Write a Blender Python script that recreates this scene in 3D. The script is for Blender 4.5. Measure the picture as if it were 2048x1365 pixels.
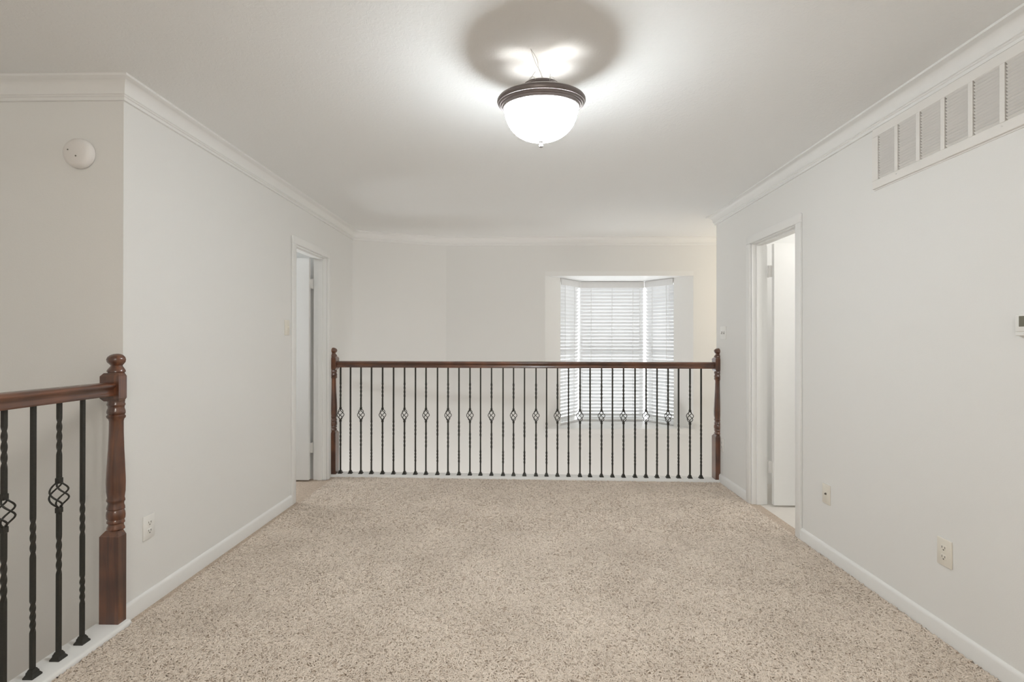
import bpy, bmesh, math, random
import numpy as np
from mathutils import Matrix, Vector
random.seed(7)
PI = math.pi
scene = bpy.context.scene
for o in list(bpy.data.objects):
    bpy.data.objects.remove(o, do_unlink=True)
COL = scene.collection

# ------------------------------------------------------------------ camera
CAM_H, YAW, PITCH, ROLL, FPX = 1.267, 0.0199, 0.0024, 0.001, 959.5
cd = bpy.data.cameras.new('camera')
cam = bpy.data.objects.new('camera', cd)
COL.objects.link(cam)
cd.sensor_fit = 'HORIZONTAL'
cd.sensor_width = 36.0
cd.lens = FPX / 2048.0 * 36.0
cd.clip_start = 0.02
cd.clip_end = 200
cam.matrix_world = (Matrix.Translation((0, 0, CAM_H)) @ Matrix.Rotation(YAW, 4, 'Z')
                    @ Matrix.Rotation(PI / 2 + PITCH, 4, 'X') @ Matrix.Rotation(ROLL, 4, 'Z'))
scene.camera = cam

# ------------------------------------------------------------------ world, lights, exposure
w = bpy.data.worlds.new('sky')
scene.world = w
w.use_nodes = True
bg = w.node_tree.nodes['Background']
bg.inputs[0].default_value = (0.97, 0.98, 1.0, 1)
bg.inputs[1].default_value = 1.2

def area_light(name, loc, rot, sx, sy, power, color):
    ld = bpy.data.lights.new(name, 'AREA')
    ld.shape = 'RECTANGLE'
    ld.size, ld.size_y, ld.energy, ld.color = sx, sy, power, color
    lo = bpy.data.objects.new(name, ld)
    lo.location, lo.rotation_euler = loc, rot
    COL.objects.link(lo)
    return lo
def point_light(name, loc, power, color, radius):
    ld = bpy.data.lights.new(name, 'POINT')
    ld.energy, ld.color, ld.shadow_soft_size = power, color, radius
    lo = bpy.data.objects.new(name, ld)
    lo.location = loc
    COL.objects.link(lo)
    return lo
# ceiling lamp of the foyer round the corner, and of the room behind the open door on the right
point_light('foyer_lamp_light', (3.1, 4.80, 1.7), 5, (1.0, 0.86, 0.68), 0.15)
# light of the hall on the floor below, rising through the open well
point_light('lower_hall_light_a', (-0.9, 4.15, -2.3), 22, (0.96, 0.98, 1.0), 0.3)
point_light('lower_hall_light_b', (1.2, 4.15, -2.3), 22, (0.96, 0.98, 1.0), 0.3)
point_light('side_room_lamp_light', (2.9, 3.3, 2.15), 8.5, (1.0, 0.97, 0.93), 0.15)
area_light('left_room_fill_light', (-2.96, 4.18, 1.35), (0, -PI / 2, 0), 1.3, 0.3, 4.6, (0.97, 0.99, 1.0))  # unseen fill, added to brighten the far right wall and left door
point_light('rear_fill_light', (-0.5, -1.6, 2.1), 24, (1.0, 0.95, 0.87), 0.2)  # fill added behind the camera to lift the stairwell wall
BOWL_EMIT = 26.0
BULB_POWER = 0.58

scene.view_settings.view_transform = 'Standard'
scene.view_settings.look = 'None'
scene.view_settings.gamma = 1.0
scene.view_settings.use_curve_mapping = False
scene.view_settings.exposure = 1.40
scene.cycles.max_bounces = 12
scene.cycles.diffuse_bounces = 7
scene.cycles.adaptive_threshold = 0.02
scene.cycles.use_denoising = True
scene.cycles.sample_clamp_indirect = 6.0

# ------------------------------------------------------------------ helpers
XL, XR, CEIL = -1.79, 1.80, 2.44
WLOC = {}

def srgb(r, g, b):
    f = lambda c: (c / 12.92 if c <= 0.04045 else ((c + 0.055) / 1.055) ** 2.4)
    return (f(r / 255), f(g / 255), f(b / 255), 1)

def new_bm():
    return bmesh.new()

def box(bm, x0, x1, y0, y1, z0, z1, bevel=0.0, seg=2):
    v = [bm.verts.new((x, y, z)) for x in (x0, x1) for y in (y0, y1) for z in (z0, z1)]
    fs = [bm.faces.new([v[i] for i in q]) for q in
          ((0, 1, 3, 2), (4, 6, 7, 5), (0, 4, 5, 1), (2, 3, 7, 6), (0, 2, 6, 4), (1, 5, 7, 3))]
    if bevel > 0:
        es = list({e for f in fs for e in f.edges})
        bmesh.ops.bevel(bm, geom=es, offset=bevel, segments=seg, affect='EDGES', profile=0.5)
    return v

def prism(bm, poly, z0, z1):
    a = [bm.verts.new((x, y, z0)) for x, y in poly]
    b = [bm.verts.new((x, y, z1)) for x, y in poly]
    n = len(poly)
    bm.faces.new(list(reversed(a)))
    bm.faces.new(b)
    for i in range(n):
        j = (i + 1) % n
        bm.faces.new((a[i], a[j], b[j], b[i]))

def sweep(bm, path, prof):
    """prof: list of (offset to the right of travel, z); mitred along a 2-D path."""
    n = len(path)
    rings = []
    for i in range(n):
        p = Vector(path[i])
        d0 = (p - Vector(path[i - 1])).normalized() if i > 0 else None
        d1 = (Vector(path[i + 1]) - p).normalized() if i < n - 1 else None
        if d0 is None: d0 = d1
        if d1 is None: d1 = d0
        n0 = Vector((d0.y, -d0.x)); n1 = Vector((d1.y, -d1.x))
        m = (n0 + n1)
        m = m / (1 + n0.dot(n1))
        rings.append([bm.verts.new((p.x + m.x * o, p.y + m.y * o, z)) for o, z in prof])
    k = len(prof)
    for a, b in zip(rings[:-1], rings[1:]):
        for i in range(k):
            j = (i + 1) % k
            bm.faces.new((a[i], a[j], b[j], b[i]))
    bm.faces.new(rings[0]); bm.faces.new(list(reversed(rings[-1])))

def lathe(bm, prof, n=32, cx=0, cy=0, a0=0.0, a1=2 * PI, close=False):
    full = abs((a1 - a0) - 2 * PI) < 1e-6
    m = n if full else n + 1
    rings = []
    for r, z in prof:
        if r < 1e-6:
            rings.append([bm.verts.new((cx, cy, z))] * m)
        else:
            rings.append([bm.verts.new((cx + r * math.cos(a0 + (a1 - a0) * i / n), cy + r * math.sin(a0 + (a1 - a0) * i / n), z)) for i in range(m)])
    for a, b in zip(rings[:-1], rings[1:]):
        for i in range(n):
            j = (i + 1) % m
            vs = []
            for vv in (a[i], a[j], b[j], b[i]):
                if vv not in vs: vs.append(vv)
            if len(vs) >= 3:
                bm.faces.new(vs)
    if close and not full:           # flat back of a half turning
        pts = [r[0] for r in rings] + [r[-1] for r in reversed(rings) if r[-1] is not r[0]]
        u = []
        for p in pts:
            if p not in u: u.append(p)
        bm.faces.new(u)

def tube(bm, pts, r, n=6, caps=True):
    pts = [Vector(p) for p in pts]
    rings = []
    for i, p in enumerate(pts):
        t = (pts[min(i + 1, len(pts) - 1)] - pts[max(i - 1, 0)]).normalized()
        up = Vector((0, 0, 1)) if abs(t.z) < 0.9 else Vector((1, 0, 0))
        a = t.cross(up).normalized(); b = t.cross(a)
        rings.append([bm.verts.new(p + a * (r * math.cos(2 * PI * k / n)) + b * (r * math.sin(2 * PI * k / n))) for k in range(n)])
    for a, b in zip(rings[:-1], rings[1:]):
        for k in range(n):
            j = (k + 1) % n
            bm.faces.new((a[k], a[j], b[j], b[k]))
    if caps:
        bm.faces.new(rings[0]); bm.faces.new(list(reversed(rings[-1])))

def to_mesh(name, bm, mat, smooth=None):
    bmesh.ops.recalc_face_normals(bm, faces=bm.faces[:])
    me = bpy.data.meshes.new(name)
    bm.to_mesh(me); bm.free()
    if mat is not None:
        me.materials.append(mat)
    if smooth is not None:
        me.shade_smooth()
        me.set_sharp_from_angle(angle=math.radians(smooth))
    return me

def link(name, me, parent=None, loc=(0, 0, 0)):
    o = bpy.data.objects.new(name, me)
    COL.objects.link(o)
    if parent is not None:
        o.parent = parent
    o.location = loc
    WLOC[o.name] = Vector(loc) + (WLOC[parent.name] if parent is not None else Vector((0, 0, 0)))
    return o

def obj(name, bm, mat, parent=None, smooth=None, local=False):
    """mesh given in world coordinates (or in the parent's when local)"""
    if parent is not None and not local:
        bmesh.ops.translate(bm, verts=bm.verts[:], vec=-WLOC[parent.name])
    return link(name, to_mesh(name, bm, mat, smooth), parent)

def empty(name, loc):
    o = bpy.data.objects.new(name, None)
    COL.objects.link(o)
    o.location = loc
    o.empty_display_size = 0.1
    WLOC[o.name] = Vector(loc)
    return o

def tag(o, label=None, cat=None, group=None, kind=None):
    if label: o['label'] = label
    if cat: o['category'] = cat
    if group: o['group'] = group
    if kind: o['kind'] = kind
    return o

# ------------------------------------------------------------------ materials
def mat_base(name):
    m = bpy.data.materials.new(name)
    m.use_nodes = True
    nt = m.node_tree
    return m, nt, nt.nodes['Principled BSDF']

def mat(name, col, rough=0.5, metal=0.0, bump=0.0, scale=60.0, var=0.0, spec=0.5, coat=0.0, detail=3.0):
    m, nt, b = mat_base(name)
    b.inputs['Base Color'].default_value = col
    b.inputs['Roughness'].default_value = rough
    b.inputs['Metallic'].default_value = metal
    b.inputs['Specular IOR Level'].default_value = spec
    b.inputs['Coat Weight'].default_value = coat
    tc = nt.nodes.new('ShaderNodeTexCoord')
    nz = nt.nodes.new('ShaderNodeTexNoise')
    nz.inputs['Scale'].default_value = scale
    nz.inputs['Detail'].default_value = detail
    nt.links.new(tc.outputs['Object'], nz.inputs['Vector'])
    if var > 0:
        mx = nt.nodes.new('ShaderNodeMix'); mx.data_type = 'RGBA'
        mx.inputs['A'].default_value = tuple(c * (1 - var) for c in col[:3]) + (1,)
        mx.inputs['B'].default_value = tuple(min(1, c * (1 + var)) for c in col[:3]) + (1,)
        nt.links.new(nz.outputs['Fac'], mx.inputs['Factor'])
        nt.links.new(mx.outputs['Result'], b.inputs['Base Color'])
    if bump > 0:
        bp = nt.nodes.new('ShaderNodeBump')
        bp.inputs['Strength'].default_value = bump
        bp.inputs['Distance'].default_value = 0.004
        nt.links.new(nz.outputs['Fac'], bp.inputs['Height'])
        nt.links.new(bp.outputs['Normal'], b.inputs['Normal'])
    return m

M = {}
M['wall'] = mat('wall_paint', (0.80, 0.80, 0.787, 1), 0.75, bump=0.08, scale=220, var=0.012, spec=0.25)
M['trim'] = mat('trim_paint', (0.825, 0.828, 0.82, 1), 0.42, bump=0.02, scale=40, var=0.01, spec=0.4)
M['door'] = mat('door_paint', (0.83, 0.83, 0.82, 1), 0.4, bump=0.02, scale=25, var=0.01, spec=0.4)
M['blind'] = None
M['white_plastic'] = mat('white_plastic', (0.83, 0.825, 0.80, 1), 0.3, var=0.01, scale=30)
M['ivory'] = mat('ivory_plastic', (0.785, 0.75, 0.675, 1), 0.32, var=0.015, scale=30)
M['detector'] = mat('detector_plastic', (0.78, 0.755, 0.735, 1), 0.4, var=0.01, scale=30)
M['dark'] = mat('recess_shade', (0.03, 0.027, 0.024, 1), 0.8, var=0.1, scale=40)
M['slot'] = mat('slot_grey', (0.16, 0.15, 0.13, 1), 0.7, var=0.1, scale=60)
M['steel'] = mat('brushed_steel', (0.55, 0.54, 0.52, 1), 0.32, 1.0, bump=0.02, scale=120)
M['hinge'] = mat('hinge_painted', (0.72, 0.71, 0.69, 1), 0.4, var=0.03, scale=60)
M['iron'] = mat('wrought_iron', (0.034, 0.033, 0.028, 1), 0.48, 0.3, bump=0.08, scale=140, var=0.25)
M['pan'] = mat('bronze_pan', (0.19, 0.165, 0.16, 1), 0.38, 0.55, bump=0.03, scale=120, var=0.12)
M['pewter'] = mat('pewter', (0.34, 0.33, 0.32, 1), 0.35, 0.9, var=0.05, scale=80)
M['grille'] = mat('grille_enamel', (0.80, 0.785, 0.76, 1), 0.4, var=0.01, scale=40)
M['wire'] = mat('wire_insulation', (0.55, 0.54, 0.52, 1), 0.5, var=0.05, scale=80)
M['screen'] = mat('lcd_screen', (0.17, 0.165, 0.13, 1), 0.2, var=0.08, scale=60)
M['vinyl'] = mat('vinyl_floor', (0.72, 0.68, 0.63, 1), 0.4, bump=0.02, scale=18, var=0.05)
M['floor_lower'] = mat('lower_floor', (0.45, 0.37, 0.30, 1), 0.5, bump=0.03, scale=14, var=0.15)

def ceiling_mat():
    m, nt, b = mat_base('ceiling_knockdown')
    b.inputs['Base Color'].default_value = (0.85, 0.86, 0.86, 1)
    b.inputs['Roughness'].default_value = 0.85
    b.inputs['Specular IOR Level'].default_value = 0.2
    tc = nt.nodes.new('ShaderNodeTexCoord')
    n1 = nt.nodes.new('ShaderNodeTexNoise'); n1.inputs['Scale'].default_value = 34; n1.inputs['Detail'].default_value = 4
    n1.inputs['Distortion'].default_value = 1.6
    cr = nt.nodes.new('ShaderNodeValToRGB'); cr.color_ramp.elements[0].position = 0.50; cr.color_ramp.elements[1].position = 0.56
    bp = nt.nodes.new('ShaderNodeBump'); bp.inputs['Strength'].default_value = 0.22; bp.inputs['Distance'].default_value = 0.002
    nt.links.new(tc.outputs['Object'], n1.inputs['Vector'])
    nt.links.new(n1.outputs['Fac'], cr.inputs['Fac'])
    nt.links.new(cr.outputs['Color'], bp.inputs['Height'])
    nt.links.new(bp.outputs['Normal'], b.inputs['Normal'])
    return m
M['ceiling'] = ceiling_mat()

def wood_mat(name, axis):
    m, nt, b = mat_base(name)
    tc = nt.nodes.new('ShaderNodeTexCoord')
    mp = nt.nodes.new('ShaderNodeMapping')
    s = [38.0, 38.0, 38.0]; s[axis] = 2.2
    mp.inputs['Scale'].default_value = s
    n1 = nt.nodes.new('ShaderNodeTexNoise'); n1.inputs['Scale'].default_value = 1.0; n1.inputs['Detail'].default_value = 6; n1.inputs['Distortion'].default_value = 0.9
    n2 = nt.nodes.new('ShaderNodeTexNoise'); n2.inputs['Scale'].default_value = 7.0; n2.inputs['Detail'].default_value = 2
    cr = nt.nodes.new('ShaderNodeValToRGB')
    e = cr.color_ramp.elements
    e[0].position = 0.30; e[0].color = (0.030, 0.012, 0.007, 1)
    e[1].position = 0.74; e[1].color = (0.215, 0.075, 0.030, 1)
    x = cr.color_ramp.elements.new(0.5); x.color = (0.088, 0.032, 0.017, 1)
    ad = nt.nodes.new('ShaderNodeMath'); ad.operation = 'MULTIPLY_ADD'
    ad.inputs[1].default_value = 0.45; ad.inputs[2].default_value = 0.0
    sm = nt.nodes.new('ShaderNodeMath'); sm.operation = 'MULTIPLY_ADD'; sm.inputs[1].default_value = 0.6
    nt.links.new(tc.outputs['Object'], mp.inputs['Vector'])
    nt.links.new(mp.outputs['Vector'], n1.inputs['Vector'])
    nt.links.new(tc.outputs['Object'], n2.inputs['Vector'])
    nt.links.new(n2.outputs['Fac'], ad.inputs[0])
    nt.links.new(n1.outputs['Fac'], sm.inputs[0])
    nt.links.new(ad.outputs[0], sm.inputs[2])
    nt.links.new(sm.outputs[0], cr.inputs['Fac'])
    nt.links.new(cr.outputs['Color'], b.inputs['Base Color'])
    b.inputs['Roughness'].default_value = 0.33
    b.inputs['Coat Weight'].default_value = 1.0
    b.inputs['Coat Roughness'].default_value = 0.16
    bp = nt.nodes.new('ShaderNodeBump'); bp.inputs['Strength'].default_value = 0.06; bp.inputs['Distance'].default_value = 0.002
    nt.links.new(n1.outputs['Fac'], bp.inputs['Height'])
    nt.links.new(bp.outputs['Normal'], b.inputs['Normal'])
    return m
M['wood_z'] = wood_mat('stained_wood_upright', 2)
M['wood_y'] = wood_mat('stained_wood_rail_y', 1)
M['wood_x'] = wood_mat('stained_wood_rail_x', 0)

def carpet_mats():
    out = []
    for pile in (False, True):
        m, nt, b = mat_base('carpet_yarn' if pile else 'carpet_backing')
        tc = nt.nodes.new('ShaderNodeTexCoord')
        big = nt.nodes.new('ShaderNodeTexNoise'); big.inputs['Scale'].default_value = 2.6; big.inputs['Detail'].default_value = 3
        nt.links.new(tc.outputs['Object'], big.inputs['Vector'])
        cr = nt.nodes.new('ShaderNodeValToRGB')
        e = cr.color_ramp.elements
        if pile:
            geo = nt.nodes.new('ShaderNodeNewGeometry')
            src = geo.outputs['Random Per Island']
            e[0].position = 0.0; e[0].color = (0.56, 0.475, 0.40, 1)
            e[1].position = 1.0; e[1].color = (0.86, 0.765, 0.67, 1)
            x = e.new(0.22); x.color = (0.755, 0.66, 0.57, 1)
        else:
            fn = nt.nodes.new('ShaderNodeTexNoise'); fn.inputs['Scale'].default_value = 95; fn.inputs['Detail'].default_value = 3; fn.inputs['Distortion'].default_value = 2.2
            nt.links.new(tc.outputs['Object'], fn.inputs['Vector'])
            src = fn.outputs['Fac']
            e[0].position = 0.34; e[0].color = (0.46, 0.37, 0.295, 1)
            e[1].position = 0.66; e[1].color = (0.78, 0.66, 0.55, 1)
            bp = nt.nodes.new('ShaderNodeBump'); bp.inputs['Strength'].default_value = 0.8; bp.inputs['Distance'].default_value = 0.006
            nt.links.new(fn.outputs['Fac'], bp.inputs['Height'])
            nt.links.new(bp.outputs['Normal'], b.inputs['Normal'])
        nt.links.new(src, cr.inputs['Fac'])
        mx = nt.nodes.new('ShaderNodeMix'); mx.data_type = 'RGBA'; mx.blend_type = 'MULTIPLY'
        mx.inputs['Factor'].default_value = 1.0
        c2 = nt.nodes.new('ShaderNodeValToRGB')
        c2.color_ramp.elements[0].position = 0.3; c2.color_ramp.elements[0].color = (0.86, 0.85, 0.84, 1)
        c2.color_ramp.elements[1].position = 0.7; c2.color_ramp.elements[1].color = (1, 1, 1, 1)
        nt.links.new(big.outputs['Fac'], c2.inputs['Fac'])
        nt.links.new(cr.outputs['Color'], mx.inputs['A'])
        nt.links.new(c2.outputs['Color'], mx.inputs['B'])
        nt.links.new(mx.outputs['Result'], b.inputs['Base Color'])
        b.inputs['Roughness'].default_value = 0.95
        b.inputs['Specular IOR Level'].default_value = 0.1
        out.append(m)
    return out
M['carpet'], M['pile'] = carpet_mats()

def blind_mat():
    m, nt, b = mat_base('blind_slat_white')
    tc = nt.nodes.new('ShaderNodeTexCoord')
    nz = nt.nodes.new('ShaderNodeTexNoise'); nz.inputs['Scale'].default_value = 30
    nt.links.new(tc.outputs['Object'], nz.inputs['Vector'])
    cr = nt.nodes.new('ShaderNodeValToRGB')
    cr.color_ramp.elements[0].color = (0.76, 0.76, 0.765, 1); cr.color_ramp.elements[1].color = (0.80, 0.80, 0.80, 1)
    nt.links.new(nz.outputs['Fac'], cr.inputs['Fac'])
    nt.links.new(cr.outputs['Color'], b.inputs['Base Color'])
    b.inputs['Roughness'].default_value = 0.4
    tr = nt.nodes.new('ShaderNodeBsdfTranslucent'); tr.inputs[0].default_value = (0.85, 0.86, 0.87, 1)
    ms = nt.nodes.new('ShaderNodeMixShader'); ms.inputs[0].default_value = 0.04
    outp = nt.nodes['Material Output']
    nt.links.new(b.outputs[0], ms.inputs[1]); nt.links.new(tr.outputs[0], ms.inputs[2])
    nt.links.new(ms.outputs[0], outp.inputs['Surface'])
    return m
M['blind'] = blind_mat()

def glass_mat():
    m, nt, b = mat_base('window_glass')
    outp = nt.nodes['Material Output']
    t = nt.nodes.new('ShaderNodeBsdfTransparent'); t.inputs[0].default_value = (0.95, 0.97, 0.97, 1)
    g = nt.nodes.new('ShaderNodeBsdfGlossy'); g.inputs['Roughness'].default_value = 0.02
    ms = nt.nodes.new('ShaderNodeMixShader'); ms.inputs[0].default_value = 0.05
    nt.links.new(t.outputs[0], ms.inputs[1]); nt.links.new(g.outputs[0], ms.inputs[2])
    nt.links.new(ms.outputs[0], outp.inputs['Surface'])
    return m
M['glass'] = glass_mat()

def bowl_mat():
    m, nt, b = mat_base('lit_frosted_glass')
    b.inputs['Base Color'].default_value = (0.9, 0.9, 0.88, 1)
    b.inputs['Roughness'].default_value = 0.35
    b.inputs['Emission Color'].default_value = (0.92, 0.975, 1.0, 1)
    b.inputs['Emission Strength'].default_value = BOWL_EMIT
    return m
M['bowl'] = bowl_mat()
m_, nt_, b_ = mat_base('lit_bulb')
b_.inputs['Emission Color'].default_value = (1.0, 0.96, 0.9, 1)
b_.inputs['Emission Strength'].default_value = 2
M['bulb'] = m_

# ------------------------------------------------------------------ structure
YB = 5.40            # back wall
YC = 2.12            # stairwell wall / start of left wall
YRE = 4.47           # end of right wall
LOW = -2.75
Y0 = -3.2
TH = 0.12
DL0, DL1 = 3.755, 4.37     # left door clear opening
DR0, DR1 = 3.175, 3.79     # right door clear opening
DH = 2.035
JB = 0.018

def struct(name, bm, m, parent=None, smooth=None):
    o = obj(name, bm, m, parent, smooth)
    if parent is None: o['kind'] = 'structure'
    return o

# rail line at the back (slightly out of square)
def yrail(x):
    return 4.52 - (x + 1.757) / 3.52 * 0.095

bm = new_bm()
prism(bm, [(-1.87, Y0), (1.86, Y0), (1.86, 4.4), (1.80, 4.45), (-1.79, 4.55), (-1.79, 4.36), (-1.86, 4.36), (-1.86, 3.76), (-1.79, 3.76), (-1.79, 2.12), (-1.87, 2.12)], -0.30, 0.0)
tag(struct('floor', bm, M['carpet']), 'beige curly pile carpet covering the upstairs landing')

bm = new_bm()
box(bm, -3.2, 4.4, Y0, 6.0, CEIL, CEIL + 0.1)
tag(struct('ceiling', bm, M['ceiling']), 'white lightly textured ceiling over the landing')

bm = new_bm()
box(bm, XL - TH, XL, YC, DL0 - JB, LOW, CEIL)
box(bm, XL - TH, XL, DL1 + JB, 5.05, LOW, CEIL)
box(bm, XL - TH, XL, DL0 - JB, DL1 + JB, DH + JB, CEIL)
box(bm, XL - TH, XL, DL0 - JB, DL1 + JB, LOW, -0.30)
tag(struct('wall_left', bm, M['wall']), 'white painted wall left of the landing with an open doorway')

bm = new_bm()
box(bm, -3.0, XL - TH, YC, YC + TH, LOW, CEIL)
tag(struct('wall_stairwell', bm, M['wall']), 'shaded wall above the stairs behind the near railing')

bm = new_bm()
box(bm, -3.12, -3.0, Y0, YC + TH, LOW, CEIL)
tag(struct('wall_stairwell_side', bm, M['wall']), 'outer side wall of the stairwell')

d = Vector((0.94, 0.35)).normalized()
nrm = Vector((-d.y, d.x)) * TH
bm = new_bm()
prism(bm, [(-1.79, 5.05), (-0.85, YB), (-0.85 + nrm.x, YB + nrm.y + .02), (-1.79 + nrm.x - .1, 5.05 + nrm.y - .03)], LOW, CEIL)
tag(struct('wall_angled', bm, M['wall']), 'narrow angled wall between the left wall and the window wall')

BX0, BX1, BZ0, BZ1 = 0.265, 1.92, 0.30, 2.012
bm = new_bm()
box(bm, -0.85, BX0, YB, YB + TH, LOW, CEIL)
box(bm, BX1, 4.32, YB, YB + TH, LOW, CEIL)
box(bm, BX0, BX1, YB, YB + TH, BZ1 + 0.05, CEIL)
box(bm, BX0, BX1, YB, YB + TH, LOW, BZ0 - 0.055)
tag(struct('wall_back', bm, M['wall']), 'far white wall around the bay window beyond the railing')

bm = new_bm()
box(bm, XR, XR + TH, Y0, DR0 - JB, LOW, CEIL)
box(bm, XR, XR + TH, DR1 + JB, YRE, LOW, CEIL)
box(bm, XR, XR + TH, DR0 - JB, DR1 + JB, DH + JB, CEIL)
box(bm, XR, XR + TH, DR0 - JB, DR1 + JB, LOW, -0.30)
box(bm, XR + TH, 4.2, YRE - TH, YRE, LOW, CEIL)
tag(struct('wall_right', bm, M['wall']), 'white painted wall right of the landing with a vent and doorway')

# rooms behind the two doors, foyer end wall, lower floor
bm = new_bm()
box(bm, 4.2, 4.32, Y0, YB, LOW, CEIL)
struct('wall_foyer_end', bm, M['wall'])
bm = new_bm()
box(bm, -3.12, XR + TH, Y0 - TH, Y0, LOW, CEIL)
struct('wall_front', bm, M['wall'])
bm = new_bm()
box(bm, XR + TH, 4.2, 2.3, 2.42, -0.3, CEIL)
struct('wall_side_room', bm, M['wall'])
bm = new_bm()
box(bm, 1.86, 4.2, 2.42, YRE - TH, -0.3, -0.002)
struct('floor_side_room', bm, M['vinyl'])
bm = new_bm()
box(bm, -3.12, XL - TH, 4.405, 4.60, -0.3, CEIL)
box(bm, -2.66, -2.56, 4.354, 4.405, -0.3, CEIL)  # unseen return, added to keep light out of the gap behind the door
box(bm, -3.12, -3.0, YC + TH, 4.405, -0.3, CEIL)
struct('wall_closet', bm, M['wall'])
bm = new_bm()
box(bm, -3.0, -1.86, YC + TH, 4.405, -0.3, -0.002)
struct('floor_closet', bm, M['carpet'])
bm = new_bm()
box(bm, -3.2, 4.4, Y0, 5.6, LOW - 0.1, LOW)
struct('floor_lower', bm, M['floor_lower'])

# crown moulding
P, D = 0.070, 0.090
def crown_prof():
    c = CEIL
    pr = [(0, c), (P, c), (P, c - 0.010), (P - 0.006, c - 0.012)]
    for i in range(0, 8):                       # cove
        t = i / 7.0
        a = t * PI / 2
        pr.append((P - 0.010 - (P - 0.030) * math.sin(a) * 0.92, c - 0.014 - 0.046 * (1 - math.cos(a)) - 0.004 * t))
    pr += [(0.024, c - 0.067), (0.018, c - 0.070), (0.018, c - 0.074), (0.012, c - 0.077), (0.012, c - D), (0, c - D)]
    return pr
bm = new_bm()
sweep(bm, [(-3.0, YC), (XL, YC), (XL, 5.05), (-0.85, YB), (4.2, YB)], crown_prof())
tag(struct('trim_1', bm, M['trim'], smooth=35), 'white crown moulding along the left and far walls')
bm = new_bm()
sweep(bm, [(4.2, YRE), (XR, YRE), (XR, Y0)], crown_prof())
tag(struct('trim_2', bm, M['trim'], smooth=35), 'white crown moulding along the right wall')

# baseboards
BB = [(0, 0), (0.013, 0), (0.013, 0.062), (0.010, 0.070), (0.004, 0.077), (0, 0.078)]
bm = new_bm()
sweep(bm, [(XL - 0.02, YC - 0.001), (XL, YC), (XL, DL0 - 0.062)][1:], BB)
tag(struct('baseboard_left', bm, M['trim'], smooth=40), 'white baseboard under the left wall')
bm = new_bm()
sweep(bm, [(XR, DR0 - 0.062), (XR, Y0)], BB)
sweep(bm, [(XR, 4.382), (XR, DR1 + 0.062)], BB)
tag(struct('baseboard_right', bm, M['trim'], smooth=40), 'white baseboard under the right wall')

# white nosing boards under the two railings
bm = new_bm()
nose = [(0, 0.0), (0.128, 0.0), (0.128, 0.010), (0.124, 0.018), (0.117, 0.022), (0.0, 0.022)]
sweep(bm, [(-1.875, Y0), (-1.875, YC)], nose)
tag(struct('trim_3', bm, M['trim'], smooth=40), 'white landing board under the near railing')
bm = new_bm()
nose2 = [(-0.065, -0.30), (-0.065, 0.022), (0.048, 0.022), (0.055, 0.018), (0.058, 0.010), (0.058, 0.0), (-0.03, 0.0), (-0.03, -0.30)]
sweep(bm, [(XL, yrail(XL)), (XR, yrail(XR))], nose2)
tag(struct('trim_4', bm, M['trim'], smooth=40), 'white landing board under the far railing')

# ------------------------------------------------------------------ bay: jambs, soffit, sill, windows
PB = [(0.265, YB), (0.451, 5.57), (0.716, 5.90), (1.503, 5.90), (1.757, 5.58), (1.92, YB)]
bm = new_bm()
prism(bm, [(0.265, YB), (0.451, 5.57), (0.40, 5.62), (0.265, YB + TH)], BZ0 - 0.05, BZ1)
prism(bm, [(1.92, YB), (1.92, YB + TH), (1.81, 5.63), (1.757, 5.58)], BZ0 - 0.05, BZ1)
tag(struct('wall_bay', bm, M['trim']), 'white splayed side cheeks of the bay window')
outer = [(0.265, YB), (0.265, YB + TH), (0.40, 5.66), (0.66, 6.02), (1.56, 6.02), (1.82, 5.66), (1.92, YB + TH), (1.92, YB)]
bm = new_bm()
prism(bm, outer, BZ1, BZ1 + 0.05)
tag(struct('trim_5', bm, M['trim']), 'white soffit over the bay window')
bm = new_bm()
prism(bm, [(0.262, YB - 0.03)] + [(0.262, YB)] + outer[1:-1] + [(1.923, YB), (1.923, YB - 0.03)], BZ0 - 0.052, BZ0)
tag(struct('trim_6', bm, M['trim']), 'white window seat sill at the foot of the bay')

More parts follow.
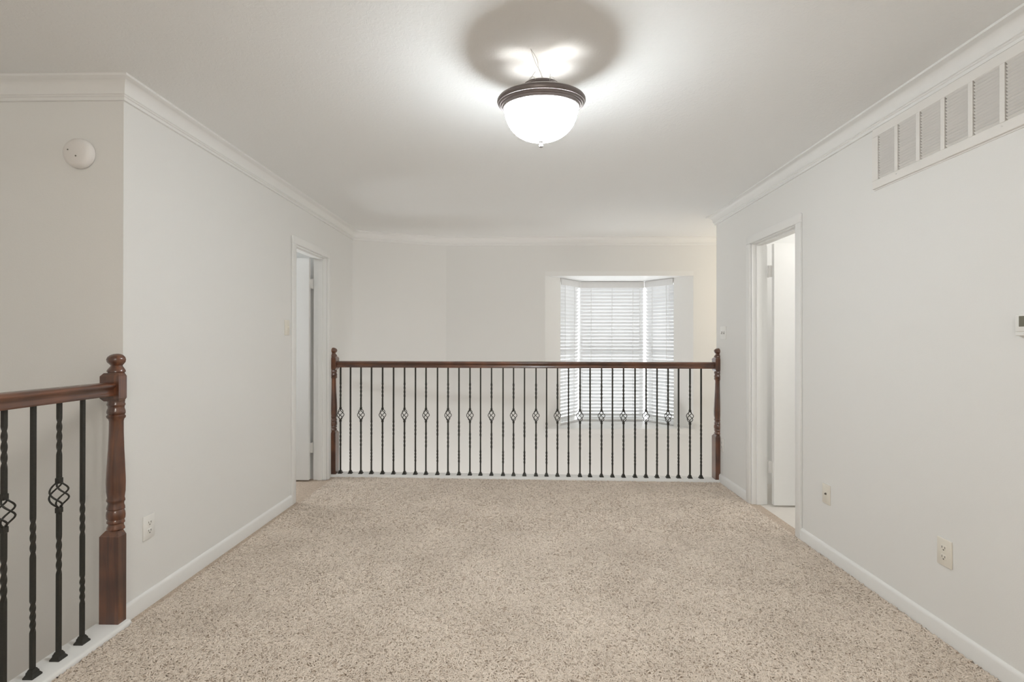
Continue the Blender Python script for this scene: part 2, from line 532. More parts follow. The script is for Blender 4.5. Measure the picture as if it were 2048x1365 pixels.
def bay_panel(i, a, b, wn):
    a, b = Vector(a), Vector(b)
    dd = (b - a); L = dd.length; dd.normalize()
    out = Vector((-dd.y, dd.x))
    if out.y < 0: out = -out
    def rect(bm, u0, u1, w0, w1, z0, z1):
        q = [a + dd * u0 + out * w0, a + dd * u1 + out * w0, a + dd * u1 + out * w1, a + dd * u0 + out * w1]
        prism(bm, [(p.x, p.y) for p in q], z0, z1)
    mid = (a + b) / 2 + out * 0.09
    win = empty('window_%d' % wn, (mid.x, mid.y, BZ0)); win['kind'] = 'structure'
    win['label'] = ['left angled sash of the bay window behind its blind', 'middle sash of the bay window behind its blind', 'right angled sash of the bay window behind its blind'][i]
    W0, W1 = 0.075, 0.115
    bm = new_bm()
    rect(bm, 0, 0.045, W0, W1, BZ0, BZ1); rect(bm, L - 0.045, L, W0, W1, BZ0, BZ1)
    rect(bm, 0.045, L - 0.045, W0, W1, BZ0, BZ0 + 0.05); rect(bm, 0.045, L - 0.045, W0, W1, BZ1 - 0.05, BZ1)
    obj('window_frame', bm, M['trim'], win)
    bm = new_bm()
    rect(bm, 0.045, L - 0.045, W0 + 0.005, W1 - 0.005, 1.13, 1.17)
    obj('meeting_rail', bm, M['trim'], win)
    for z0, z1 in ((BZ0 + 0.05, 1.13), (1.17, BZ1 - 0.05)):
        bm = new_bm()
        rect(bm, 0.045, L - 0.045, W0 + 0.018, W0 + 0.022, z0, z1)
        obj('pane', bm, M['glass'], win)
    # the blind hangs on the panel line
    bl = empty('window_blind', (((a + b) / 2).x, ((a + b) / 2).y, BZ0))
    g0, g1 = ((0.006, L - 0.0065), (0.0065, L - 0.0065), (0.0065, L - 0.006))[i]
    tag(bl, ['white slatted blind on the left angled side of the bay, slats closed and bright',
             'white slatted blind in the middle of the bay, widest of the three',
             'white slatted blind on the right angled side of the bay'][i], 'blind', 'blinds in the bay window')
    bm = new_bm(); rect(bm, g0, g1, -0.012, 0.0, BZ1 - 0.078, BZ1 - 0.004)
    obj('valance', bm, M['blind'], bl)
    bm = new_bm(); rect(bm, g0, g1, 0.006, 0.046, BZ1 - 0.05, BZ1 - 0.004)
    obj('head_rail', bm, M['blind'], bl)
    tilt = -math.radians((46, 45, 45)[i])
    pitch = 0.0417
    hw = 0.0255
    bmx = new_bm()
    c = a + dd * ((g0 + g1) / 2) + out * 0.026
    hl = (g1 - g0) / 2
    rows = []
    for k in range(5):                        # slightly crowned slat cross-section
        t = -1 + k * 0.5
        s_, h_ = t * hw, 0.0022 * (1 - t * t)
        o_ = s_ * math.cos(tilt) - h_ * math.sin(tilt)
        z_ = s_ * math.sin(tilt) + h_ * math.cos(tilt)
        rows.append((o_, z_))
    th = (-math.sin(tilt) * 0.0014, math.cos(tilt) * 0.0014)
    loop = [(o_ + th[0], z_ + th[1]) for o_, z_ in rows] + [(o_ - th[0], z_ - th[1]) for o_, z_ in reversed(rows)]
    ends = []
    for e in (-hl, hl):
        ends.append([bmx.verts.new((dd.x * e + out.x * o_, dd.y * e + out.y * o_, z_)) for o_, z_ in loop])
    n = len(loop)
    for k in range(n):
        j = (k + 1) % n
        bmx.faces.new((ends[0][k], ends[0][j], ends[1][j], ends[1][k]))
    bmx.faces.new(ends[0]); bmx.faces.new(list(reversed(ends[1])))
    me = to_mesh('slat', bmx, M['blind'], 30)
    z = BZ1 - 0.092
    zend = BZ0 + 0.050
    zs = []
    while z > zend:
        zs.append(z); z -= pitch
    base = WLOC[bl.name]
    for k, z in enumerate(zs):
        s = link('slat', me, bl, (c.x - base.x, c.y - base.y, z - base.z))
        s.rotation_euler.z = random.uniform(-1, 1) * 0.004
    bm = new_bm(); rect(bm, g0, g1, 0.008, 0.044, BZ0 + 0.004, BZ0 + 0.024)
    obj('bottom_rail', bm, M['blind'], bl)
    nst = (2, 3, 2)[i]
    for k in range(nst):
        u = (g1 - g0) * ((k + 0.5) / nst if nst == 2 else (0.17 + 0.33 * k)) + g0
        for w_ in (0.008, 0.044):
            p = a + dd * u + out * w_
            bm = new_bm()
            box(bm, p.x - 0.0022, p.x + 0.0022, p.y - 0.0012, p.y + 0.0012, BZ0 + 0.02, BZ1 - 0.06)
            obj('ladder_tape', bm, M['blind'], bl)
    # tilt wand / cord
    p = a + dd * (g1 - 0.05 if i != 0 else g1 - 0.03) + out * -0.004
    bm = new_bm(); tube(bm, [(p.x, p.y, BZ1 - 0.07), (p.x, p.y, BZ1 - 0.75)], 0.002, 6)
    obj('tilt_cord', bm, M['blind'], bl)
for i in range(3):
    bay_panel(i, PB[i + 1], PB[i + 2], i + 1)

# ------------------------------------------------------------------ doors
def door(n, side, y0, y1, label):
    s = -1 if side == 'L' else 1               # s: direction from the landing into the room
    xf = XL if side == 'L' else XR             # wall face on the landing
    X = lambda w: xf + s * w                   # w = depth into the wall, negative = towards the landing
    def bx(bm, w0, w1, ya, yb, za, zb, bev=0.0):
        x0, x1 = sorted((X(w0), X(w1)))
        box(bm, x0, x1, ya, yb, za, zb, bev, 2)
    root = empty('door_%d' % n, (X(0), (y0 + y1) / 2, 0)); root['kind'] = 'structure'; root['label'] = label
    cw, r = 0.058, 0.006
    # casing: near, far, head
    for nm, ya, yb, za, zb in (('n', y0 - r - cw, y0 - r, 0, DH + r), ('f', y1 + r, y1 + r + cw, 0, DH + r), ('h', y0 - r - cw, y1 + r + cw, DH + r, DH + r + cw)):
        bm = new_bm()
        bx(bm, -0.016, 0.0, ya, yb, za, zb, 0.004)
        obj('casing', bm, M['trim'], root, 40)
    for ya, yb in ((y0 - JB, y0), (y1, y1 + JB)):
        bm = new_bm()
        bx(bm, 0.0, TH, ya, yb, 0, DH)
        obj('jamb', bm, M['trim'], root)
    bm = new_bm(); bx(bm, 0.0, TH, y0 - JB, y1 + JB, DH, DH + JB)
    obj('head_jamb', bm, M['trim'], root)
    for a_ in ((y0, y0 + 0.011, 0, DH), (y1 - 0.011, y1, 0, DH), (y0 + 0.011, y1 - 0.011, DH - 0.011, DH)):
        bm = new_bm(); bx(bm, 0.035, 0.078, *a_)
        obj('door_stop', bm, M['trim'], root)
    # slab, hinged on the far jamb and standing open at right angles to the wall
    w0 = TH + (0.020 if side == 'L' else 0.024)
    ys = y1 - (0.018 if side == 'L' else 0.022)
    bm = new_bm()
    bx(bm, w0, w0 + (y1 - y0) - 0.008, ys - 0.035, ys, 0.012, DH - 0.005, 0.0015)
    slab = obj('door_slab', bm, M['door'], root)
    for z in (0.30, 1.80) if side == 'L' else (0.30, 1.82):
        bm = new_bm()
        bx(bm, TH - 0.003, w0 + 0.002, ys - 0.008, ys - 0.005, z - 0.045, z + 0.045)
        tube(bm, [(X(TH + 0.006), y1 - 0.004, z - 0.047), (X(TH + 0.006), y1 - 0.004, z + 0.047)], 0.0055, 8)
        h = obj('hinge', bm, M['hinge'], root)
    bm = new_bm()
    kx = X(w0 + (y1 - y0) - 0.07)
    prof = [(0.0, 0.0), (0.028, 0.0), (0.028, 0.006), (0.012, 0.010), (0.011, 0.028), (0.024, 0.036), (0.027, 0.048), (0.022, 0.058), (0.0, 0.062)]
    lathe(bm, prof, 20)
    bmesh.ops.rotate(bm, verts=bm.verts[:], matrix=Matrix.Rotation(PI / 2, 3, 'X'))
    bmesh.ops.translate(bm, verts=bm.verts[:], vec=(kx, ys - 0.035, 0.95))
    obj('door_knob', bm, M['steel'], root, 40)
    return root
door(1, 'L', DL0, DL1, 'open white door and casing in the left wall beside the far railing')
door(2, 'R', DR0, DR1, 'open white door and casing in the right wall')

# ------------------------------------------------------------------ balustrades
RAIL_PROF = [(-0.020, 0.0), (0.020, 0.0), (0.022, 0.003), (0.022, 0.010), (0.019, 0.014), (0.0185, 0.028), (0.022, 0.034),
             (0.0285, 0.039), (0.0300, 0.045), (0.0285, 0.051), (0.023, 0.056), (0.012, 0.060), (0.0, 0.0615),
             (-0.012, 0.060), (-0.023, 0.056), (-0.0285, 0.051), (-0.0300, 0.045), (-0.0285, 0.039), (-0.022, 0.034), (-0.0185, 0.028), (-0.019, 0.014), (-0.022, 0.010), (-0.022, 0.003)]
HB = 0.0064            # half width of the iron bar
def bar(bm, z0, z1, twists):
    """square bar from z0 to z1 with twisted stretches [(za, zb, quarter turns)]"""
    zs = [(z0, 0.0)]
    ang = 0.0
    for za, zb, q in sorted(twists):
        zs.append((za, ang))
        n = q * 6
        for i in range(1, n + 1):
            zs.append((za + (zb - za) * i / n, ang + q * PI / 2 * i / n))
        ang += q * PI / 2
    zs.append((z1, ang))
    rings = []
    for z, a in zs:
        rings.append([bm.verts.new((HB * math.sqrt(2) * math.cos(a + PI / 4 + k * PI / 2), HB * math.sqrt(2) * math.sin(a + PI / 4 + k * PI / 2), z)) for k in range(4)])
    for a, b in zip(rings[:-1], rings[1:]):
        for k in range(4):
            j = (k + 1) % 4
            bm.faces.new((a[k], a[j], b[j], b[k]))
    bm.faces.new(rings[0]); bm.faces.new(list(reversed(rings[-1])))

def frustum(bm, s0, s1, z0, z1):
    a = [bm.verts.new((x * s0, y * s0, z0)) for x, y in ((-1, -1), (1, -1), (1, 1), (-1, 1))]
    b = [bm.verts.new((x * s1, y * s1, z1)) for x, y in ((-1, -1), (1, -1), (1, 1), (-1, 1))]
    bm.faces.new(a); bm.faces.new(list(reversed(b)))
    for k in range(4):
        j = (k + 1) % 4
        bm.faces.new((a[k], a[j], b[j], b[k]))

def baluster_meshes(ztop, zbase, shift):
    s = shift
    bm = new_bm()
    bar(bm, 0.722 + s, ztop, [(0.82 + s, 0.97 + s, 4)])
    bar(bm, zbase, 0.612 + s, [(0.352 + s, 0.505 + s, 4)])
    basket_bar = to_mesh('baluster', bm, M['iron'], 50)
    bm = new_bm()
    bar(bm, zbase, ztop, [(0.462 + s, 0.612 + s, 4), (0.183 + s * 0.6, 0.305 + s * 0.6, 4)])
    twist_bar = to_mesh('baluster', bm, M['iron'], 50)
    bm = new_bm()
    n = 16
    for k in range(4):
        pts = []
        for i in range(n + 1):
            t = i / n
            z = 0.716 + s - t * 0.098
            r = 0.0055 + 0.026 * math.sin(PI * t) ** 0.8
            a = k * PI / 2 + t * PI * 1.05
            pts.append((r * math.cos(a), r * math.sin(a), z))
        tube(bm, pts, 0.0033, 6)
    basket = to_mesh('basket', bm, M['iron'], 50)
    cols = []
    for zc in (0.722 + s, 0.606 + s):
        bm = new_bm()
        box(bm, -0.0095, 0.0095, -0.0095, 0.0095, zc - 0.011, zc + 0.011, 0.002, 1)
        cols.append(to_mesh('collar', bm, M['iron'], 40))
    bm = new_bm()
    frustum(bm, 0.019, 0.019, zbase, zbase + 0.006)
    frustum(bm, 0.0185, 0.0125, zbase + 0.006, zbase + 0.016)
    frustum(bm, 0.0135, 0.0125, zbase + 0.016, zbase + 0.022)
    frustum(bm, 0.0115, 0.0085, zbase + 0.022, zbase + 0.030)
    shoe = to_mesh('base_shoe', bm, M['iron'])
    return basket_bar, twist_bar, basket, cols, shoe

NEWEL = [('ball_finial', [(0.0, 1.214), (0.014, 1.2125), (0.027, 1.207), (0.036, 1.198), (0.0395, 1.188), (0.037, 1.176), (0.029, 1.167), (0.024, 1.161), (0.026, 1.156), (0.032, 1.148), (0.038, 1.139), (0.0385, 1.133), (0.034, 1.130), (0.034, 1.118), (0.0, 1.118)]),
         ('turned_shaft', [(0.0, 1.012), (0.034, 1.012), (0.036, 1.003), (0.0345, 0.996), (0.0375, 0.990), (0.0375, 0.984), (0.034, 0.980), (0.0335, 0.972), (0.037, 0.962), (0.0385, 0.954), (0.0375, 0.946), (0.034, 0.942), (0.0395, 0.936), (0.0385, 0.929), (0.032, 0.922), (0.0295, 0.912), (0.030, 0.86), (0.0325, 0.79), (0.0365, 0.72), (0.0395, 0.66), (0.040, 0.64), (0.039, 0.60), (0.035, 0.572), (0.038, 0.563), (0.038, 0.557), (0.034, 0.552), (0.033, 0.543), (0.037, 0.531), (0.038, 0.522), (0.034, 0.517), (0.038, 0.509), (0.0395, 0.495), (0.0385, 0.480), (0.034, 0.473), (0.037, 0.466), (0.037, 0.460), (0.032, 0.455), (0.032, 0.449), (0.037, 0.439), (0.037, 0.431), (0.030, 0.427), (0.030, 0.40), (0.0, 0.40)])]
def newel(parent, base, direction, zbase, hw=0.043):
    """half newel: flat back on the wall, turned half facing 'direction' (unit 2-D)"""
    ang = math.atan2(direction[1], direction[0])
    R = Matrix.Rotation(ang - PI / 2, 4, 'Z')    # built facing +Y
    root = None
    def fin(bm):
        bmesh.ops.transform(bm, matrix=R, verts=bm.verts[:])
        bmesh.ops.translate(bm, verts=bm.verts[:], vec=(base[0], base[1], 0))
        return bm
    def block(z0, z1, c0, c1):
        bm = new_bm()
        rings = []
        for z, k in (((z0, c0), (z0 + c0, 0)) if c0 else ((z0, 0),)) + (((z1 - c1, 0), (z1, c1)) if c1 else ((z1, 0),)):
            s_ = hw - k * 0.7
            rings.append([bm.verts.new(p) for p in ((-s_, 0, z), (s_, 0, z), (s_, s_, z), (-s_, s_, z))])
        for a, b in zip(rings[:-1], rings[1:]):
            for k in range(4):
                j = (k + 1) % 4
                bm.faces.new((a[k], a[j], b[j], b[k]))
        bm.faces.new(rings[0]); bm.faces.new(list(reversed(rings[-1])))
        return fin(bm)
    root = obj('newel_post', block(zbase, 0.428, 0, 0.022), M['wood_z'], parent, 30)
    root['label'] = 'square lower block of a dark wood half newel'
    o = obj('top_block', block(1.003, 1.128, 0.014, 0.014), M['wood_z'], None, 30)
    o.parent = root; o.location = -WLOC[parent.name]
    for nm, prof in NEWEL:
        bm = new_bm()
        lathe(bm, prof, 20, 0, 0, 0, PI, close=True)
        o = obj(nm, fin(bm), M['wood_z'], None, 40)
        o.parent = root; o.location = -WLOC[parent.name]
    return root

ZB_ = 0.022
# near railing along the stairs
nx = -1.815
near = tag(empty('balustrade', (nx, 0.6, ZB_)), 'near stair railing of dark wood with twisted iron balusters by the left wall', 'railing')
newel(near, (nx, YC), (0, -1), ZB_)
zr = 1.028
bm = new_bm()
sweep(bm, [(nx, Y0 + 0.2), (nx, YC - 0.043)], [(a, zr + b) for a, b in RAIL_PROF])
obj('handrail', bm, M['wood_y'], near, 50)
A = baluster_meshes(zr + 0.004, ZB_, 0.0)
def put_baluster(parent, kind, x, y, meshes):
    bb, tb, bk, cols, sh = meshes
    base = WLOC[parent.name]
    o = link('baluster', bb if kind else tb, parent, (x - base.x, y - base.y, -base.z))
    if kind:
        link('basket', bk, o)
        for c in cols: link('collar', c, o)
    link('base_shoe', sh, o)
    return o
y, k = 1.950, 0
while y > -0.9:
    put_baluster(near, k % 2 == 1, nx, y, A)
    y -= 0.1005; k += 1
# far railing across the landing
far = tag(empty('balustrade', (0, yrail(0), ZB_)), 'far railing of dark wood and iron balusters across the landing before the window', 'railing')
newel(far, (XL, yrail(XL)), (1, 0), ZB_)
newel(far, (XR, yrail(XR)), (-1, 0), ZB_)
zr2 = 1.026
bm = new_bm()
sweep(bm, [(XL + 0.043, yrail(XL)), (XR - 0.043, yrail(XR))], [(a, zr2 + b) for a, b in RAIL_PROF])
obj('handrail', bm, M['wood_x'], far, 50)
B = baluster_meshes(zr2 + 0.004, ZB_, -0.085)
BXS = [-1.716, -1.62, -1.519, -1.418, -1.312, -1.207, -1.102, -0.998, -0.898, -0.789, -0.689, -0.586, -0.482, -0.383, -0.28, -0.172, -0.074, 0.028, 0.135, 0.233, 0.334, 0.436, 0.542, 0.634, 0.74, 0.84, 0.941, 1.046, 1.146, 1.246, 1.346, 1.441, 1.544, 1.644]
for k, x in enumerate(BXS):
    put_baluster(far, k % 2 == 0, x, yrail(x), B)

# ------------------------------------------------------------------ ceiling light, hanging off its box by the wires
lamp = tag(empty('ceiling_light', (0.08, 1.975, 2.253)), 'lit dome ceiling light with bronze pan hanging by its wires', 'light')
TILT = math.radians(8.0)
lamp.rotation_euler.x = TILT
bm = new_bm()
lathe(bm, [(0.152, -0.022), (0.155, -0.0245), (0.158, -0.0225), (0.1605, -0.0165), (0.1635, -0.0185), (0.1655, -0.0165), (0.1675, -0.0115), (0.1705, -0.0130), (0.1725, -0.0110), (0.1750, -0.0065), (0.178, -0.0060), (0.1815, 0.002), (0.1805, 0.009), (0.176, 0.015),
           (0.166, 0.021), (0.150, 0.028), (0.128, 0.034), (0.104, 0.037), (0.086, 0.038), (0.083, 0.036), (0.104, 0.034), (0.128, 0.031), (0.150, 0.024), (0.166, 0.016), (0.172, 0.004), (0.160, -0.010), (0.152, -0.018), (0.152, -0.022)], 64)
obj('pan', bm, M['pan'], lamp, 35, local=True)
bm = new_bm()
lathe(bm, [(0.088, 0.036), (0.088, 0.041), (0.080, 0.043), (0.078, 0.047), (0.080, 0.050), (0.078, 0.053), (0.075, 0.056), (0.077, 0.059), (0.075, 0.063), (0.071, 0.066), (0.071, 0.070), (0.068, 0.070), (0.068, 0.040), (0.083, 0.036), (0.088, 0.036)], 48)
obj('canopy', bm, M['pan'], lamp, 35, local=True)
bm = new_bm()
box(bm, -0.070, 0.070, -0.009, 0.009, 0.066, 0.0685)
obj('mounting_strap', bm, M['steel'], lamp, local=True)
bm = new_bm()
bp_ = [(0.0, -0.152)]
for i in range(1, 17):
    t = i / 16.0
    bp_.append((0.151 * math.sin(t * PI / 2) ** 0.93, -0.016 - 0.136 * math.cos(t * PI / 2) ** 0.88))
lathe(bm, bp_, 56)
bowl_o = obj('glass_bowl', bm, M['bowl'], lamp, 60, local=True)
bm = new_bm()
lathe(bm, [(max(0.0, r_ - 0.003), z_ + 0.0035) for r_, z_ in bp_], 56)
o = obj('glow_blocker', bm, M['white_plastic'], lamp, 60, local=True)  # unseen shell, added to stop the bowl's emission shining upward
bm = new_bm()
for a0_, a1_ in ((-146, -42), (84, 106), (162, 170)):          # added plate, its open sectors shape the light patches on the ceiling
    n_ = max(2, (a1_ - a0_) // 8)
    ps = [(0.018 * math.cos(math.radians(a0_ + (a1_ - a0_) * i / n_)), 0.018 * math.sin(math.radians(a0_ + (a1_ - a0_) * i / n_))) for i in range(n_ + 1)]
    pl = [(0.069 * math.cos(math.radians(a0_ + (a1_ - a0_) * i / n_)), 0.069 * math.sin(math.radians(a0_ + (a1_ - a0_) * i / n_))) for i in range(n_ + 1)]
    for i in range(n_):
        prism(bm, [ps[i], pl[i], pl[i + 1], ps[i + 1]], 0.060, 0.063)
lathe(bm, [(0.0, 0.060), (0.019, 0.060), (0.019, 0.063), (0.0, 0.063)], 20)
obj('back_plate', bm, M['pan'], lamp, local=True)
bm = new_bm()
lathe(bm, [(0.0, -0.176), (0.006, -0.176), (0.0088, -0.173), (0.0088, -0.167), (0.005, -0.162), (0.0055, -0.157), (0.0105, -0.153), (0.0105, -0.148), (0.0, -0.146)], 20)
obj('finial', bm, M['pewter'], lamp, 40, local=True)
for k in range(3):
    a = math.radians(35 + 120 * k)
    bx_, by_ = 0.078 * math.cos(a), 0.078 * math.sin(a)
    bm = new_bm()
    lathe(bm, [(0.0, -0.055), (0.014, -0.052), (0.024, -0.042), (0.028, -0.030), (0.024, -0.014), (0.014, 0.0), (0.013, 0.012), (0.0, 0.012)], 16, bx_, by_)
    obj('bulb', bm, M['bulb'], lamp, 60, local=True)
    ld = bpy.data.lights.new('bulb_light', 'POINT')
    ld.energy, ld.color, ld.shadow_soft_size = BULB_POWER, (1.0, 0.97, 0.93), 0.022
    lo = bpy.data.objects.new('bulb_light', ld)
    COL.objects.link(lo)
    lo.parent = lamp
    lo.location = ((0.024, -0.036, 0.005), (-0.022, -0.038, 0.005), (0.0, -0.020, -0.004))[k]
hz = CEIL - 2.253
for pts in ([(-0.01, 0.01, 0.068), (0.000, -0.02, 0.10), (-0.025, -0.035, 0.14), (-0.045, -0.05, hz)],
            [(0.006, -0.068, 0.066), (-0.012, -0.060, 0.105), (-0.020, -0.045, 0.15), (-0.045, -0.05, hz)],
            [(-0.062, -0.02, 0.062), (-0.045, -0.055, 0.078), (-0.030, -0.070, 0.072), (-0.024, -0.062, 0.058)],
            [(0.066, -0.02, 0.060), (0.048, -0.05, 0.076), (0.034, -0.066, 0.074), (0.030, -0.070, 0.058)],
            [(0.030, -0.066, 0.060), (0.032, -0.062, 0.080), (0.034, -0.055, 0.092)],
            [(-0.05, -0.045, 0.066), (-0.035, -0.055, 0.088), (-0.026, -0.060, 0.098)]):
    bm = new_bm()
    P3 = [Vector(p) for p in pts]
    sm = []
    n = len(P3)
    for i in range(n - 1):                         # Catmull-Rom
        p0, p1, p2, p3 = P3[max(i - 1, 0)], P3[i], P3[i + 1], P3[min(i + 2, n - 1)]
        for q in range(6):
            t = q / 6.0
            sm.append(0.5 * ((2 * p1) + (p2 - p0) * t + (2 * p0 - 5 * p1 + 4 * p2 - p3) * t * t + (3 * p1 - p0 - 3 * p2 + p3) * t ** 3))
    sm.append(P3[-1])
    tube(bm, sm, 0.0009, 5)
    obj('wire', bm, M['wire'], lamp, 60, local=True)

# ------------------------------------------------------------------ wall fittings
def fitting(side, yc, zc):
    s, xf = (1, XL) if side == 'L' else (-1, XR)
    def B(bm, u0, u1, v0, v1, w0, w1, bev=0.0, seg=2):
        x0, x1 = sorted((xf + s * w0, xf + s * w1))
        box(bm, x0, x1, yc + u0, yc + u1, zc + v0, zc + v1, bev, seg)
    def Lz(bm, prof, u, v, n=20):               # lathe standing out of the wall
        b2 = new_bm(); lathe(b2, prof, n)
        R = Matrix.Rotation(s * PI / 2, 4, 'Y')
        bmesh.ops.transform(b2, matrix=Matrix.Translation((xf, yc + u, zc + v)) @ R, verts=b2.verts[:])
        me = bpy.data.meshes.new('tmp'); b2.to_mesh(me); b2.free(); bm.from_mesh(me); bpy.data.meshes.remove(me)
    return B, Lz, (xf, yc, zc)

def outlet(side, yc, zc, m, label, kind='duplex'):
    B, Lz, loc = fitting(side, yc, zc)
    root = tag(empty('wall_outlet', loc), label, 'outlet', 'wall outlets')
    bm = new_bm(); B(bm, -0.035, 0.035, -0.0575, 0.0575, 0.0, 0.0065, 0.0025, 2)
    obj('cover_plate', bm, m, root, 40)
    for v in (-0.0195, 0.0195):
        bm = new_bm(); B(bm, -0.0165, 0.0165, v - 0.0135, v + 0.0135, 0.0, 0.0085, 0.006, 3)
        rc = obj('receptacle', bm, m, root, 40)
        bm = new_bm()
        B(bm, -0.0085, -0.0055, v - 0.002, v + 0.007, 0.008, 0.0088)
        B(bm, 0.0055, 0.0085, v - 0.002, v + 0.007, 0.008, 0.0088)
        Lz(bm, [(0.0, 0.0088), (0.0032, 0.0088), (0.0032, 0.008)], 0, v - 0.008, 10)
        o = obj('slot', bm, M['slot'], root); o['label'] = 'dark plug slots'
    bm = new_bm(); Lz(bm, [(0.0, 0.0078), (0.003, 0.0074), (0.0033, 0.006)], 0, 0, 12)
    obj('screw', bm, m, root, 40)
    return root
outlet('L', 2.268, 0.380, M['white_plastic'], 'white duplex outlet low on the left wall near the newel')
outlet('R', 2.075, 0.375, M['ivory'], 'ivory duplex outlet low on the right wall, nearest the camera')
outlet('R', 4.335, 0.350, M['white_plastic'], 'small white outlet beside the far right newel post')

B, Lz, loc = fitting('R', 2.865, 0.373)
jk = tag(empty('cable_jack', loc), 'ivory cable jack plate low on the right wall near the doorway', 'jack plate')
bm = new_bm(); B(bm, -0.035, 0.035, -0.0575, 0.0575, 0.0, 0.0065, 0.0025, 2)
obj('cover_plate', bm, M['ivory'], jk, 40)
bm = new_bm(); Lz(bm, [(0.0, 0.014), (0.0045, 0.014), (0.0045, 0.009), (0.0065, 0.009), (0.0065, 0.006)], 0, 0.002, 12)
obj('coax_socket', bm, M['slot'], jk, 40)
for v in (-0.042, 0.042):
    bm = new_bm(); Lz(bm, [(0.0, 0.0078), (0.003, 0.0074), (0.0033, 0.006)], 0, v, 12)
    obj('screw', bm, M['ivory'], jk, 40)

def switch(side, yc, zc, gangs, m, label):
    B, Lz, loc = fitting(side, yc, zc)
    root = tag(empty('light_switch', loc), label, 'light switch', 'light switches')
    hw = 0.035 if gangs == 1 else 0.058
    bm = new_bm(); B(bm, -hw, hw, -0.0575, 0.0575, 0.0, 0.0065, 0.0025, 2)
    obj('cover_plate', bm, m, root, 40)
    for g in range(gangs):
        u = 0 if gangs == 1 else (-0.023, 0.023)[g]
        bm = new_bm()
        B(bm, u - 0.0055, u + 0.0055, -0.012, 0.012, 0.006, 0.0075)
        obj('toggle_slot', bm, M['slot'] if gangs == 2 else m, root)
        bm = new_bm()
        B(bm, u - 0.004, u + 0.004, (0.0 if g == 0 else -0.011), (0.011 if g == 0 else 0.0), 0.0065, 0.018, 0.0015, 1)
        obj('toggle', bm, m, root, 40)
        for v in (-0.030, 0.030):
            bm = new_bm(); Lz(bm, [(0.0, 0.0078), (0.003, 0.0074), (0.0033, 0.006)], u, v, 10)
            obj('screw', bm, m, root, 40)
    return root
switch('L', 3.622, 1.376, 1, M['ivory'], 'ivory single light switch beside the left doorway')
switch('R', 4.312, 1.352, 2, M['white_plastic'], 'white double light switch on the right wall by the far railing')

# thermostat
B, Lz, loc = fitting('R', 1.704, 1.330)
th = tag(empty('thermostat', loc), 'white thermostat with grey screen at the right edge of the photo', 'thermostat')
bm = new_bm(); B(bm, -0.064, 0.064, -0.040, 0.040, 0.0, 0.006, 0.002, 1)
obj('back_plate', bm, M['white_plastic'], th, 40)
bm = new_bm(); B(bm, -0.058, 0.058, -0.024, 0.037, 0.004, 0.026, 0.004, 2)
obj('body', bm, M['white_plastic'], th, 40)
bm = new_bm(); B(bm, -0.061, 0.061, -0.038, -0.022, 0.004, 0.022, 0.003, 2)
obj('lower_flap', bm, M['white_plastic'], th, 40)
bm = new_bm(); B(bm, -0.022, 0.043, -0.006, 0.032, 0.025, 0.0265)
obj('screen', bm, M['screen'], th)
for u in (-0.04, -0.02, 0.0, 0.02):
    bm = new_bm(); B(bm, u, u + 0.012, -0.034, -0.028, 0.021, 0.0235, 0.001, 1)
    obj('button', bm, M['hinge'], th)

# return-air grille
GY0, GY1, GZ0, GZ1 = 1.668, 2.479, 2.045, 2.349
B, Lz, loc = fitting('R', 0.0, 0.0)
gr = tag(empty('air_grille', (XR, (GY0 + GY1) / 2, GZ0)), 'white louvred return air grille high on the right wall under the moulding', 'vent')
cells = []
c1 = 2.441
for k in range(6):
    cells.append((c1 - 0.107, c1)); c1 -= 0.1265
CZ0, CZ1 = 2.087, 2.305
bm = new_bm(); B(bm, GY0 + .02, GY1 - .02, GZ0 + .02, GZ1 - .02, 0.0, 0.002)
obj('shade_sheet', bm, M['dark'], gr)  # flat dark sheet, its colour stands in for shade inside the duct
bm = new_bm()
B(bm, GY0, GY1, GZ0, CZ0, 0.0, 0.014, 0.002, 1); B(bm, GY0, GY1, CZ1, GZ1, 0.0, 0.014, 0.002, 1)
B(bm, cells[0][1], GY1, CZ0, CZ1, 0.0, 0.014); B(bm, GY0, cells[-1][0], CZ0, CZ1, 0.0, 0.014)
obj('frame', bm, M['grille'], gr, 40)
bm = new_bm(); B(bm, GY0 - .001, GY1 + .001, GZ0 - 0.006, GZ0, 0.0, 0.004)
obj('lower_lip', bm, M['grille'], gr)
for (a0, a1), (b0, b1) in zip(cells[:-1], cells[1:]):
    bm = new_bm(); B(bm, b1, a0, CZ0, CZ1, 0.0, 0.014)
    obj('mullion', bm, M['grille'], gr)
NL = 17
pit = (CZ1 - CZ0) / NL
# louvre: outer edge high, inner edge low
bm = new_bm()
Lc = 0.103
q = [(0.0025, -0.0055), (0.0035, -0.0055), (0.0135, 0.0050), (0.0125, 0.0062)]
e0 = [bm.verts.new((-w_, -Lc / 2, v_)) for w_, v_ in q]; e1 = [bm.verts.new((-w_, Lc / 2, v_)) for w_, v_ in q]
for k in range(4):
    j = (k + 1) % 4
    bm.faces.new((e0[k], e0[j], e1[j], e1[k]))
bm.faces.new(e0); bm.faces.new(list(reversed(e1)))
lme = to_mesh('louvre', bm, M['grille'])
gb = WLOC[gr.name]
for a0, a1 in cells:
    for k in range(NL):
        link('louvre', lme, gr, (0, (a0 + a1) / 2 - 0.0015 - gb.y, CZ0 + (k + 0.5) * pit - gb.z))
for yv in (2.323, 1.818):
    bm = new_bm(); Lz(bm, [(0.0, 0.0165), (0.003, 0.016), (0.0036, 0.0135)], yv, CZ0 - 0.014, 12)
    obj('screw', bm, M['hinge'], gr, 40)

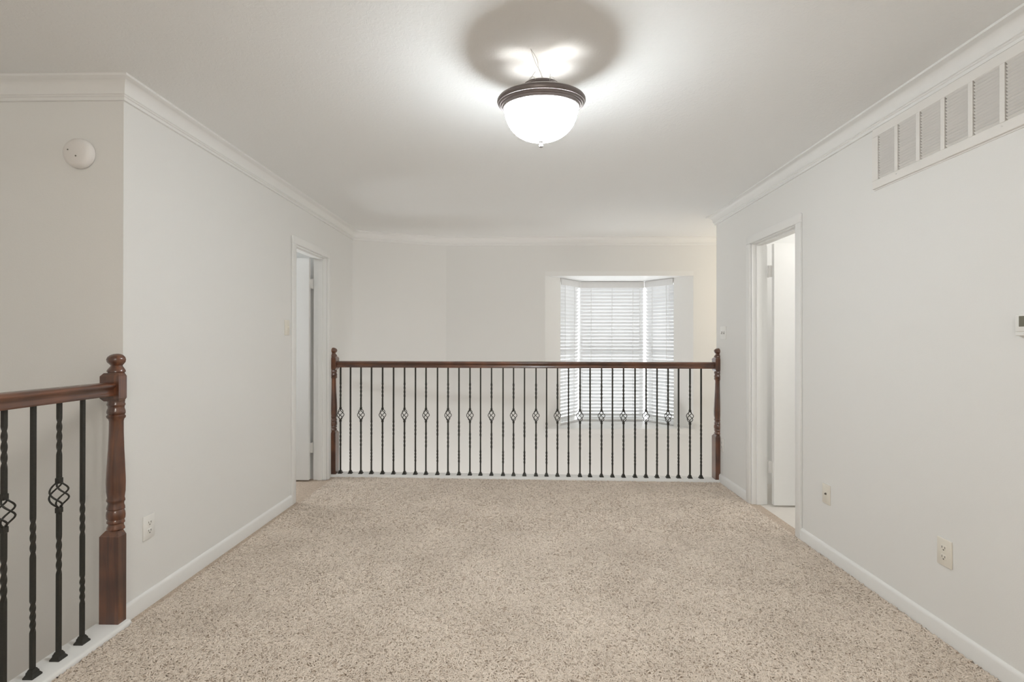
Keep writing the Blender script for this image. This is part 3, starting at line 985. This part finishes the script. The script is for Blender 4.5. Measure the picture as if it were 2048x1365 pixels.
# smoke detector on the stairwell wall
sd = tag(empty('smoke_detector', (-1.980, YC, 2.110)), 'round white smoke detector high on the stairwell wall', 'smoke detector')
def on_stair_wall(bm):
    bmesh.ops.transform(bm, matrix=Matrix.Rotation(PI / 2, 4, 'X'), verts=bm.verts[:])
    return bm
bm = new_bm(); lathe(bm, [(0.0, 0.0), (0.062, 0.0), (0.062, 0.008), (0.0, 0.008)], 40)
obj('base_plate', on_stair_wall(bm), M['detector'], sd, 40, local=True)
bm = new_bm(); lathe(bm, [(0.0, 0.040), (0.030, 0.0395), (0.048, 0.037), (0.058, 0.032), (0.0645, 0.024), (0.067, 0.014), (0.067, 0.008), (0.0, 0.008)], 48)
obj('cover', on_stair_wall(bm), M['detector'], sd, 40, local=True)
for u, v, r in ((-0.028, 0.008, 0.003), (0.008, -0.020, 0.0035)):
    bm = new_bm(); lathe(bm, [(0.0, 0.0405), (r, 0.0405), (r, 0.036)], 12, u, -v)
    bmesh.ops.transform(bm, matrix=Matrix.Rotation(PI / 2, 4, 'X'), verts=bm.verts[:])
    for vv in bm.verts: vv.co.z = -vv.co.z
    o = obj('indicator', bm, M['slot'], sd, local=True)

# ------------------------------------------------------------------ carpet pile (stuff)
def pile():
    rng = np.random.default_rng(3)
    segs = 3
    parts = []
    for (ya, yb, dens, ln, wd) in ((1.5, 2.4, 22000, 0.022, 0.0026), (2.4, 3.2, 16000, 0.023, 0.0029), (3.2, 4.45, 9000, 0.025, 0.0037)):
        n = int(3.52 * (yb - ya) * dens)
        x = rng.uniform(-1.742, 1.782, n); y = rng.uniform(ya, yb, n)
        keep = y < (4.52 - (x + 1.757) / 3.52 * 0.095 - 0.062)
        x, y = x[keep], y[keep]; n = len(x)
        th = rng.uniform(0, 2 * np.pi, n)
        curv = rng.normal(0, 1.0, n) * 70
        L = ln * rng.uniform(0.6, 1.3, n)
        px = np.zeros((n, segs + 1)); py = np.zeros((n, segs + 1)); ta = np.zeros((n, segs + 1))
        px[:, 0], py[:, 0] = x, y
        a = th.copy(); ta[:, 0] = a
        for s in range(segs):
            ds = L / segs
            px[:, s + 1] = px[:, s] + np.cos(a) * ds
            py[:, s + 1] = py[:, s] + np.sin(a) * ds
            a = a + curv * ds
            ta[:, s + 1] = a
        t = np.linspace(0, 1, segs + 1)[None, :]
        zt = (0.0005 + 0.0075 * np.sin(np.pi * np.clip(t * 0.9 + 0.05, 0, 1)) * rng.uniform(0.5, 1.2, (n, 1)))
        wv = wd * (0.55 + 0.45 * np.sin(np.pi * t)) * rng.uniform(0.8, 1.2, (n, 1))
        nx_, ny_ = -np.sin(ta), np.cos(ta)
        v = np.zeros((n, segs + 1, 3, 3), np.float32)
        for j, (o, dz) in enumerate(((-1, -0.0028), (0, 0.0), (1, -0.0028))):
            v[:, :, j, 0] = np.clip(px + nx_ * wv * o, -1.746, 1.786)
            v[:, :, j, 1] = py + ny_ * wv * o
            v[:, :, j, 2] = zt + dz
        parts.append(v.reshape(-1, 3))
    V = np.concatenate(parts)
    nt = len(V) // (3 * (segs + 1))
    f = []
    for s in range(segs):
        for j in range(2):
            f.append((s * 3 + j, s * 3 + j + 1, (s + 1) * 3 + j + 1, (s + 1) * 3 + j))
    f = np.array(f, np.int32)
    F = (np.arange(nt, dtype=np.int32)[:, None, None] * (3 * (segs + 1)) + f[None]).reshape(-1)
    me = bpy.data.meshes.new('carpet_pile')
    me.vertices.add(len(V)); me.vertices.foreach_set('co', V.ravel())
    nf = len(F) // 4
    me.loops.add(len(F)); me.loops.foreach_set('vertex_index', F)
    me.polygons.add(nf)
    me.polygons.foreach_set('loop_start', np.arange(nf, dtype=np.int32) * 4)
    me.update(calc_edges=True); me.validate()
    me.shade_smooth()
    me.materials.append(M['pile'])
    o = link('carpet_pile', me)
    tag(o, 'curly beige carpet pile over the landing floor', 'carpet', kind='stuff')
pile()
